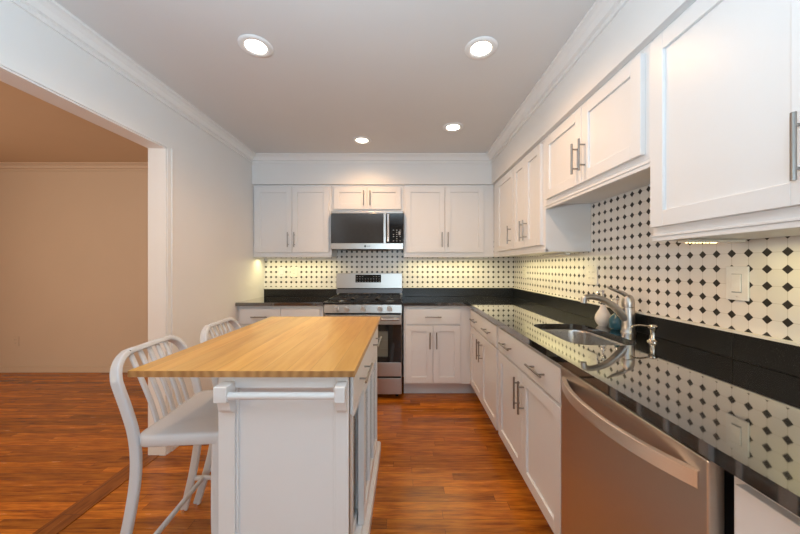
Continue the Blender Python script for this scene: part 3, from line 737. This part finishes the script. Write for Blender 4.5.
# ================================================================== BAR STOOLS
SYN, SYF, SYM = 1.170, 1.586, 1.378
t = thing('bar_stool', 'white metal slat-back bar stool nearest the camera at the island', 'stool', (-0.87, SYM, 0), 'white stools at the island')
lo = [(-1.084, -0.030, 0.012), (-1.052, -0.020, 0.13), (-1.022, -0.010, 0.26), (-0.998, -0.003, 0.42), (-0.993, 0, 0.53), (-1.002, 0, 0.63), (-1.026, 0, 0.72)]
cr = 0.105
pth = [(x, SYN+dy, z) for x, dy, z in lo]
topz = 0.915
def backx(z): return -1.026 - (z-0.72)*0.33
for a in range(0, 8):
    q = a/7*PI/2; z = topz-cr+cr*math.sin(q)
    pth.append((backx(z), SYN+cr*(1-math.cos(q)), z))
full = [Vector(p) for p in pth]
mir = [Vector((p.x, 2*SYM-p.y, p.z)) for p in reversed(full)]
path = spline(full + mir, 4)
bm = BM(); sweep(bm, path, rrect(0.034, 0.023, 0.006, 3), side=(0.94, 0, 0.30))
fr = autosmooth(obj('back_frame', bm, STOOL, t), 0.9)
for k in range(5):
    y = SYM + (k-2)*0.051
    bm = BM(); sweep(bm, spline([(-0.985, y, 0.606), (-1.012, y, 0.70), (-1.054, y, 0.81), (-1.094, y, 0.908)], 6), rrect(0.010, 0.022, 0.003, 2), side=(1, 0, 0.2))
    autosmooth(obj('slat', bm, STOOL, t), 0.9)
# dished seat with a rounded skirt
bm = BM(); n = 10
SXA, SXB = -0.995, -0.672
cx_, cy_ = (SXA+SXB)/2, SYM
def loop(g, z, dish=0): return [bm.verts.new((cx_+a, cy_+b, z)) for a, b in rrect(SXB-SXA+2*g, SYF-SYN+0.026+2*g, 0.045+g if 0.045+g > 0.01 else 0.01, 5)]
Ls = [loop(-0.004, 0.584), loop(0.0, 0.588), loop(0.0, 0.620), loop(-0.005, 0.626), loop(-0.020, 0.626)]
for a, b in zip(Ls, Ls[1:]):
    k = len(a)
    for i in range(k): bm.faces.new((a[i], a[(i+1) % k], b[(i+1) % k], b[i]))
prev = Ls[-1]
for f_, z in ((0.75, 0.621), (0.5, 0.616), (0.25, 0.613)):
    cur = [bm.verts.new((cx_+(v.co.x-cx_)*f_, cy_+(v.co.y-cy_)*f_, z)) for v in Ls[-1]]
    k = len(cur)
    for i in range(k): bm.faces.new((prev[i], prev[(i+1) % k], cur[(i+1) % k], cur[i]))
    prev = cur
bm.faces.new(prev); bm.faces.new(Ls[0][::-1])
autosmooth(obj('seat', bm, STOOL, t), 0.9)
for y, sg in ((SYN, -1), (SYF, 1)):
    bm = BM(); sweep(bm, spline([(-0.706, y, 0.600), (-0.708, y, 0.45), (-0.704, y+sg*0.006, 0.25), (-0.690, y+sg*0.020, 0.012)], 6), rrect(0.034, 0.022, 0.007, 3), side=(1, 0, 0)); autosmooth(obj('front_leg', bm, STOOL, t), 0.9)
    bm = BM(); sweep(bm, [(-1.046, y+sg*0.016, 0.175), (-0.700, y+sg*0.010, 0.175)], rrect(0.020, 0.016, 0.004, 2), side=(0, 0, 1)); autosmooth(obj('stretcher', bm, STOOL, t), 0.9)
    for x, dy in ((-1.086, 0.030), (-0.690, 0.020)):
        bm = BM(); cyl(bm, (x, y+sg*dy, 0.0), (x, y+sg*dy, 0.016), 0.014, n=14); obj('glide', bm, CHROME, t)
bm = BM(); sweep(bm, [(-0.985, SYN-0.008, 0.175), (-0.985, SYF+0.008, 0.175)], rrect(0.020, 0.016, 0.004, 2), side=(0, 0, 1)); autosmooth(obj('stretcher', bm, STOOL, t), 0.9)
t.rotation_euler = (0, 0, math.radians(5)); t.location.x -= 0.028
s2 = copy_tree(t); s2.location = (t.location.x-0.004, SYM+0.515, 0)
s2['label'] = 'farther white metal slat-back bar stool, mostly hidden behind the island top'

# ================================================================== LIGHTS
def downlight(px, py, power, label):
    Y = 311*(ZC-1.257)/(266-py); X = (px-405)*Y/311
    t = thing('recessed_light', label, 'ceiling light', (X, Y, ZC-0.012), 'recessed ceiling lights')
    bm = BM(); lathe(bm, X, Y, [(0.053, ZC-0.001), (0.053, ZC-0.005), (0.062, ZC-0.010), (0.080, ZC-0.008), (0.085, ZC-0.003), (0.085, ZC-0.001)], 36); autosmooth(obj('trim_ring', bm, TRIM, t))
    bm = BM(); lathe(bm, X, Y, [(0.052, ZC-0.001), (0.052, ZC-0.004), (0.001, ZC-0.005)], 32); obj('lens', bm, LENS, t)
    l = bpy.data.lights.new('downlight_bulb', 'SPOT'); l.energy = power; l.color = (1.0, 0.56, 0.25); l.spot_size = math.radians(158); l.spot_blend = 0.8; l.shadow_soft_size = 0.05
    o = bpy.data.objects.new('downlight_bulb', l); C.objects.link(o); o.location = (X, Y, ZC-0.03)
downlight(256, 46, 25, 'recessed ceiling light nearest the left wall')
downlight(481, 48, 21, 'recessed ceiling light above the sink side of the aisle, nearest the right soffit and camera')
downlight(362, 140, 19, 'recessed ceiling light in front of the range')
downlight(453, 127, 9, 'recessed ceiling light above the far corner of the aisle')
def uclight(label, dims, lx, ly, lz, sx, sy, power, leds=None):
    t = thing('under_cabinet_light', label, 'light fixture', (lx, ly, dims[4]), 'under-cabinet lights')
    boxobj('housing', dims, PLATE if leds else PLATE_W, t, 0.002)
    if leds:
        for i in range(9):
            bm = BM(); x = leds[0]+(leds[1]-leds[0])*i/8; r = 0.0028 if i < 8 else 0.006
            lathe(bm, x, leds[2], [(r, dims[4]), (r, dims[4]-0.002), (0.001, dims[4]-0.003)], 8); obj('led', bm, LED, t)
    else:
        boxobj('lens', (dims[0]+0.006, dims[1]-0.006, dims[2]+0.006, dims[3]-0.006, dims[4]-0.002, dims[4]), PLATE, t)
    area('led_glow', (lx, ly, dims[4]-0.006), (0, 0, 0), sx, sy, power, (1.0, 0.86, 0.42))
ZU = ZB-0.0015
uclight('slim light bar under the wall cabinet left of the range', (-1.02, -0.83, 3.42, 3.45, ZU-0.014, ZU), -1.18, 3.36, 0, 0.76, 0.04, 2.3)
uclight('slim light bar under the back wall cabinet right of the microwave', (0.68, 0.86, 3.42, 3.45, ZU-0.014, ZU), 0.45, 3.36, 0, 0.88, 0.04, 2.6)
uclight('slim light bar under the far wall cabinets on the right wall', (1.14, 1.17, 2.20, 2.55, ZU-0.014, ZU), 1.07, 2.62, 0, 0.04, 1.1, 2.9)
uclight('light strip with bare glowing dots under the near right cabinet', (0.985, 1.190, 1.085, 1.125, ZU-0.010, ZU), 1.10, 0.75, 0, 0.03, 0.6, 1.1, (1.000, 1.100, 1.105))

# ================================================================== SWITCHES AND OUTLETS
def plate(kind, wallpos, u, z, w, h, label, name, gangs, style, m, grp=None):
    F = mp(kind, wallpos)
    p = F(u, 0, z)
    t = thing(name, label, 'switch' if 'switch' in name else 'outlet', p, grp)
    bm = BM(); lbx(bm, F, u-w/2, u+w/2, 0.0, 0.006, z-h/2, z+h/2); obj('cover_plate', bm, m, t, 0.002)
    for g in range(gangs):
        gu = u + (g-(gangs-1)/2)*0.046
        bm = BM()
        if style[g] == 'r':
            lbx(bm, F, gu-0.0155, gu+0.0155, 0.005, 0.0095, z-0.031, z+0.033); nm = 'rocker'
            g_ = BM(); lbx(g_, F, gu-0.0175, gu+0.0175, 0.005, 0.0064, z-0.035, z+0.035); obj('rocker_gap', g_, WHITEMARK if m is not TAN else m, t)
        else:
            lbx(bm, F, gu-0.015, gu+0.015, 0.005, 0.007, z+0.006, z+0.033); lbx(bm, F, gu-0.015, gu+0.015, 0.005, 0.007, z-0.033, z-0.006); nm = 'socket'
        so = obj(nm, bm, m, t, 0.001)
        if nm == 'socket':
            bm = BM()
            for zz in (0.021, -0.018):
                for du in (-0.006, 0.006): lbx(bm, F, gu+du-0.001, gu+du+0.001, 0.007, 0.0075, z+zz-0.004, z+zz+0.005)
            obj('slots', bm, DARKMARK, so)
    for g in range(gangs):
        gu = u + (g-(gangs-1)/2)*0.046
        for zz in (-0.049, 0.049):
            bm = BM(); a = F(gu, 0.0045, z+zz); b = F(gu, 0.006, z+zz); cyl(bm, a, b, 0.003, n=8); obj('screw', bm, m, t)
    return t
TW = XR-0.0085
plate('right', TW, 1.150, 1.193, 0.078, 0.125, 'white rocker light switch on the tile right of the sink', 'light_switch', 1, 'r', PLATE_W)
plate('right', TW, 2.045, 1.196, 0.118, 0.122, 'double outlet plate on the right wall tile behind the faucet', 'wall_outlet', 2, 'oo', PLATE)
plate('right', TW, 3.20, 1.190, 0.075, 0.118, 'single outlet plate far back on the right wall tile', 'wall_outlet', 1, 'o', PLATE)
TB = YB-0.0085
plate('back', TB, -1.393, 1.190, 0.066, 0.110, 'narrow white rocker plate on the tile, leftmost above the short counter', 'light_switch', 1, 'r', PLATE_W)
plate('back', TB, -1.253, 1.190, 0.080, 0.115, 'cream outlet on the tile above the short counter left of the range', 'wall_outlet', 1, 'o', PLATE)
plate('back', DYB-0.0005, -4.60, 0.365, 0.075, 0.118, 'tan outlet low on the far dining room wall', 'wall_outlet', 1, 'o', TAN)
